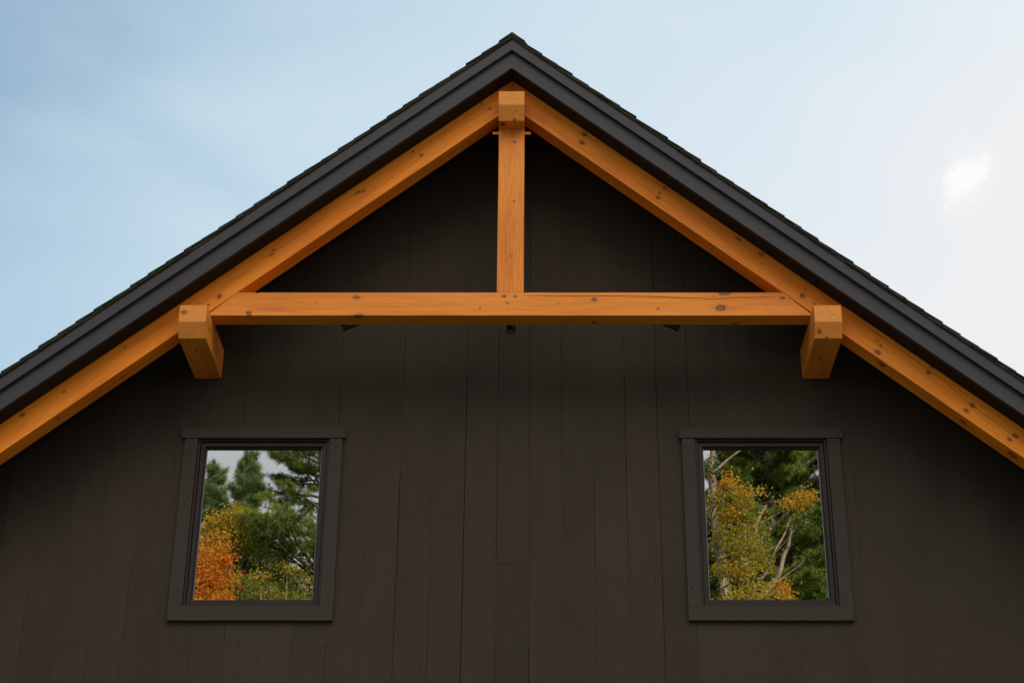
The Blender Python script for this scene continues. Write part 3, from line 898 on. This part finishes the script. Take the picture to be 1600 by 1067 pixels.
# ------------------------------------------------------------------ world
SUN_EL, SUN_AZ = R(40), R(38)                  # azimuth from +Y towards +X (the sun is behind the house, to the right)
W = bpy.data.worlds.new('World'); sc.world = W; W.use_nodes = True
t = NT.__new__(NT); t.t = W.node_tree; t.t.nodes.clear(); t.m = None
out = t.t.nodes.new('ShaderNodeOutputWorld')
sky = t.n('ShaderNodeTexSky', sky_type='NISHITA'); sky.sun_disc = False
sky.sun_elevation = SUN_EL; sky.sun_rotation = SUN_AZ; sky.altitude = 200; sky.air_density = 1.0; sky.dust_density = .6; sky.ozone_density = .6
SKYK = .10
skyc = t.vmath('SCALE', sky.outputs[0]); skyc.node.inputs['Scale'].default_value = SKYK
skyc = t.vmath('MULTIPLY', skyc, (.93, 1.06, .98))
gen = t.coord('Generated')
sp = t.n('ShaderNodeSeparateXYZ'); t.l(gen, sp.inputs[0])
# cloud layers, laid out over the sky by direction
n1 = t.noise(t.scaled(gen, (1.5, 1.5, 3.0)), 1.0, 5, .45, .3)
n2 = t.noise(t.scaled(gen, (4.0, 4.0, 10.0)), 1.0, 5, .50, .5)
veil = t.math('ADD', t.math('MULTIPLY', n1, .30), t.math('MULTIPLY', n2, .24))
veil = t.math('ADD', veil, t.math('MULTIPLY', sp.outputs[0], .72))
veil = t.math('SUBTRACT', veil, t.math('MULTIPLY', t.math('SUBTRACT', sp.outputs[2], .5), .7))
veil = t.math('ADD', veil, t.math('MULTIPLY', t.math('MINIMUM', sp.outputs[1], 0.0), -.55))
veil = t.math('ADD', veil, .265)
vm = t.ramp(veil, [(.24, .08), (.36, .46), (.44, .66), (.60, .78), (.76, .97)])
# small bright puff
pd = Vector((.2392, .8236, .5207)).normalized()
PUFF = (.2392, .8236, .5207)
dv = t.vmath('SUBTRACT', gen, tuple(pd))
warp = t.noise(t.scaled(gen, (75, 75, 75)), 1.0, 6, .68)
ax = t.vmath('DOT_PRODUCT', dv, (math.cos(R(50)), 0, math.sin(R(50))), out=1)
ay = t.vmath('DOT_PRODUCT', dv, (-math.sin(R(50)), 0, math.cos(R(50))), out=1)
e = t.math('SQRT', t.math('ADD', t.math('POWER', t.math('DIVIDE', ax, .0110), 2.0), t.math('POWER', t.math('DIVIDE', ay, .0085), 2.0)))
e = t.math('ADD', e, t.math('MULTIPLY', t.math('SUBTRACT', warp, .5), 3.0))
pm = t.ramp(t.math('DIVIDE', e, 3.0, clamp=True), [(.20, 1.0), (.33, .66), (.44, .18), (.75, 0.0)], 'EASE')
front = t.ramp(sp.outputs[1], [(.0, 1.0), (1.0, 1.0)])
# unseen bright cloud belt added high behind the camera to light the facade
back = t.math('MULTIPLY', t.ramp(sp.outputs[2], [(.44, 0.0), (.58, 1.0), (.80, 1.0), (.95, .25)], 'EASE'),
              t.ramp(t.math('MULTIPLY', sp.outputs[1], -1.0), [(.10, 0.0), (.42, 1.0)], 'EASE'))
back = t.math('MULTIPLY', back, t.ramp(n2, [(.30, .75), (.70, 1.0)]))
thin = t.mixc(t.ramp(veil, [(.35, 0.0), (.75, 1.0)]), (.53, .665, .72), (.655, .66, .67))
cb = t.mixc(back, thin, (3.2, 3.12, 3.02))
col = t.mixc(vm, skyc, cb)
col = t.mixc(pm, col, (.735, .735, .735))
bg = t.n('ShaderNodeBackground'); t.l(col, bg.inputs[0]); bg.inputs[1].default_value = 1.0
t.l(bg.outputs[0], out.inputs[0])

sun = bpy.data.lights.new('sun', 'SUN'); sun.energy = 4.2; sun.angle = R(.53); sun.color = (1, .93, .82)
so = bpy.data.objects.new('sun', sun); COL.objects.link(so)
d = Vector((math.sin(SUN_AZ) * math.cos(SUN_EL), math.cos(SUN_AZ) * math.cos(SUN_EL), math.sin(SUN_EL)))
so.location = d * 60
so.rotation_euler = d.to_track_quat('Z', 'Y').to_euler()

# ------------------------------------------------------------------ camera
cam = bpy.data.cameras.new('camera'); co_ = bpy.data.objects.new('camera', cam); COL.objects.link(co_)
co_.location = (CX, -11.217, 1.6)
co_.rotation_euler = (R(90 + 26.89), 0, 0)
cam.sensor_fit = 'HORIZONTAL'; cam.sensor_width = 36; cam.lens = 2675 / 1600 * 36
cam.shift_x = -50 / 1600; cam.shift_y = 0
cam.clip_start = .05; cam.clip_end = 3000
sc.camera = co_

sc.render.engine = 'CYCLES'
sc.cycles.max_bounces = 8; sc.cycles.diffuse_bounces = 4; sc.cycles.transparent_max_bounces = 16
sc.view_settings.view_transform = 'Standard'; sc.view_settings.look = 'None'
sc.view_settings.exposure = 0.4; sc.view_settings.gamma = 1.0
sc.render.resolution_x = 1024; sc.render.resolution_y = 682
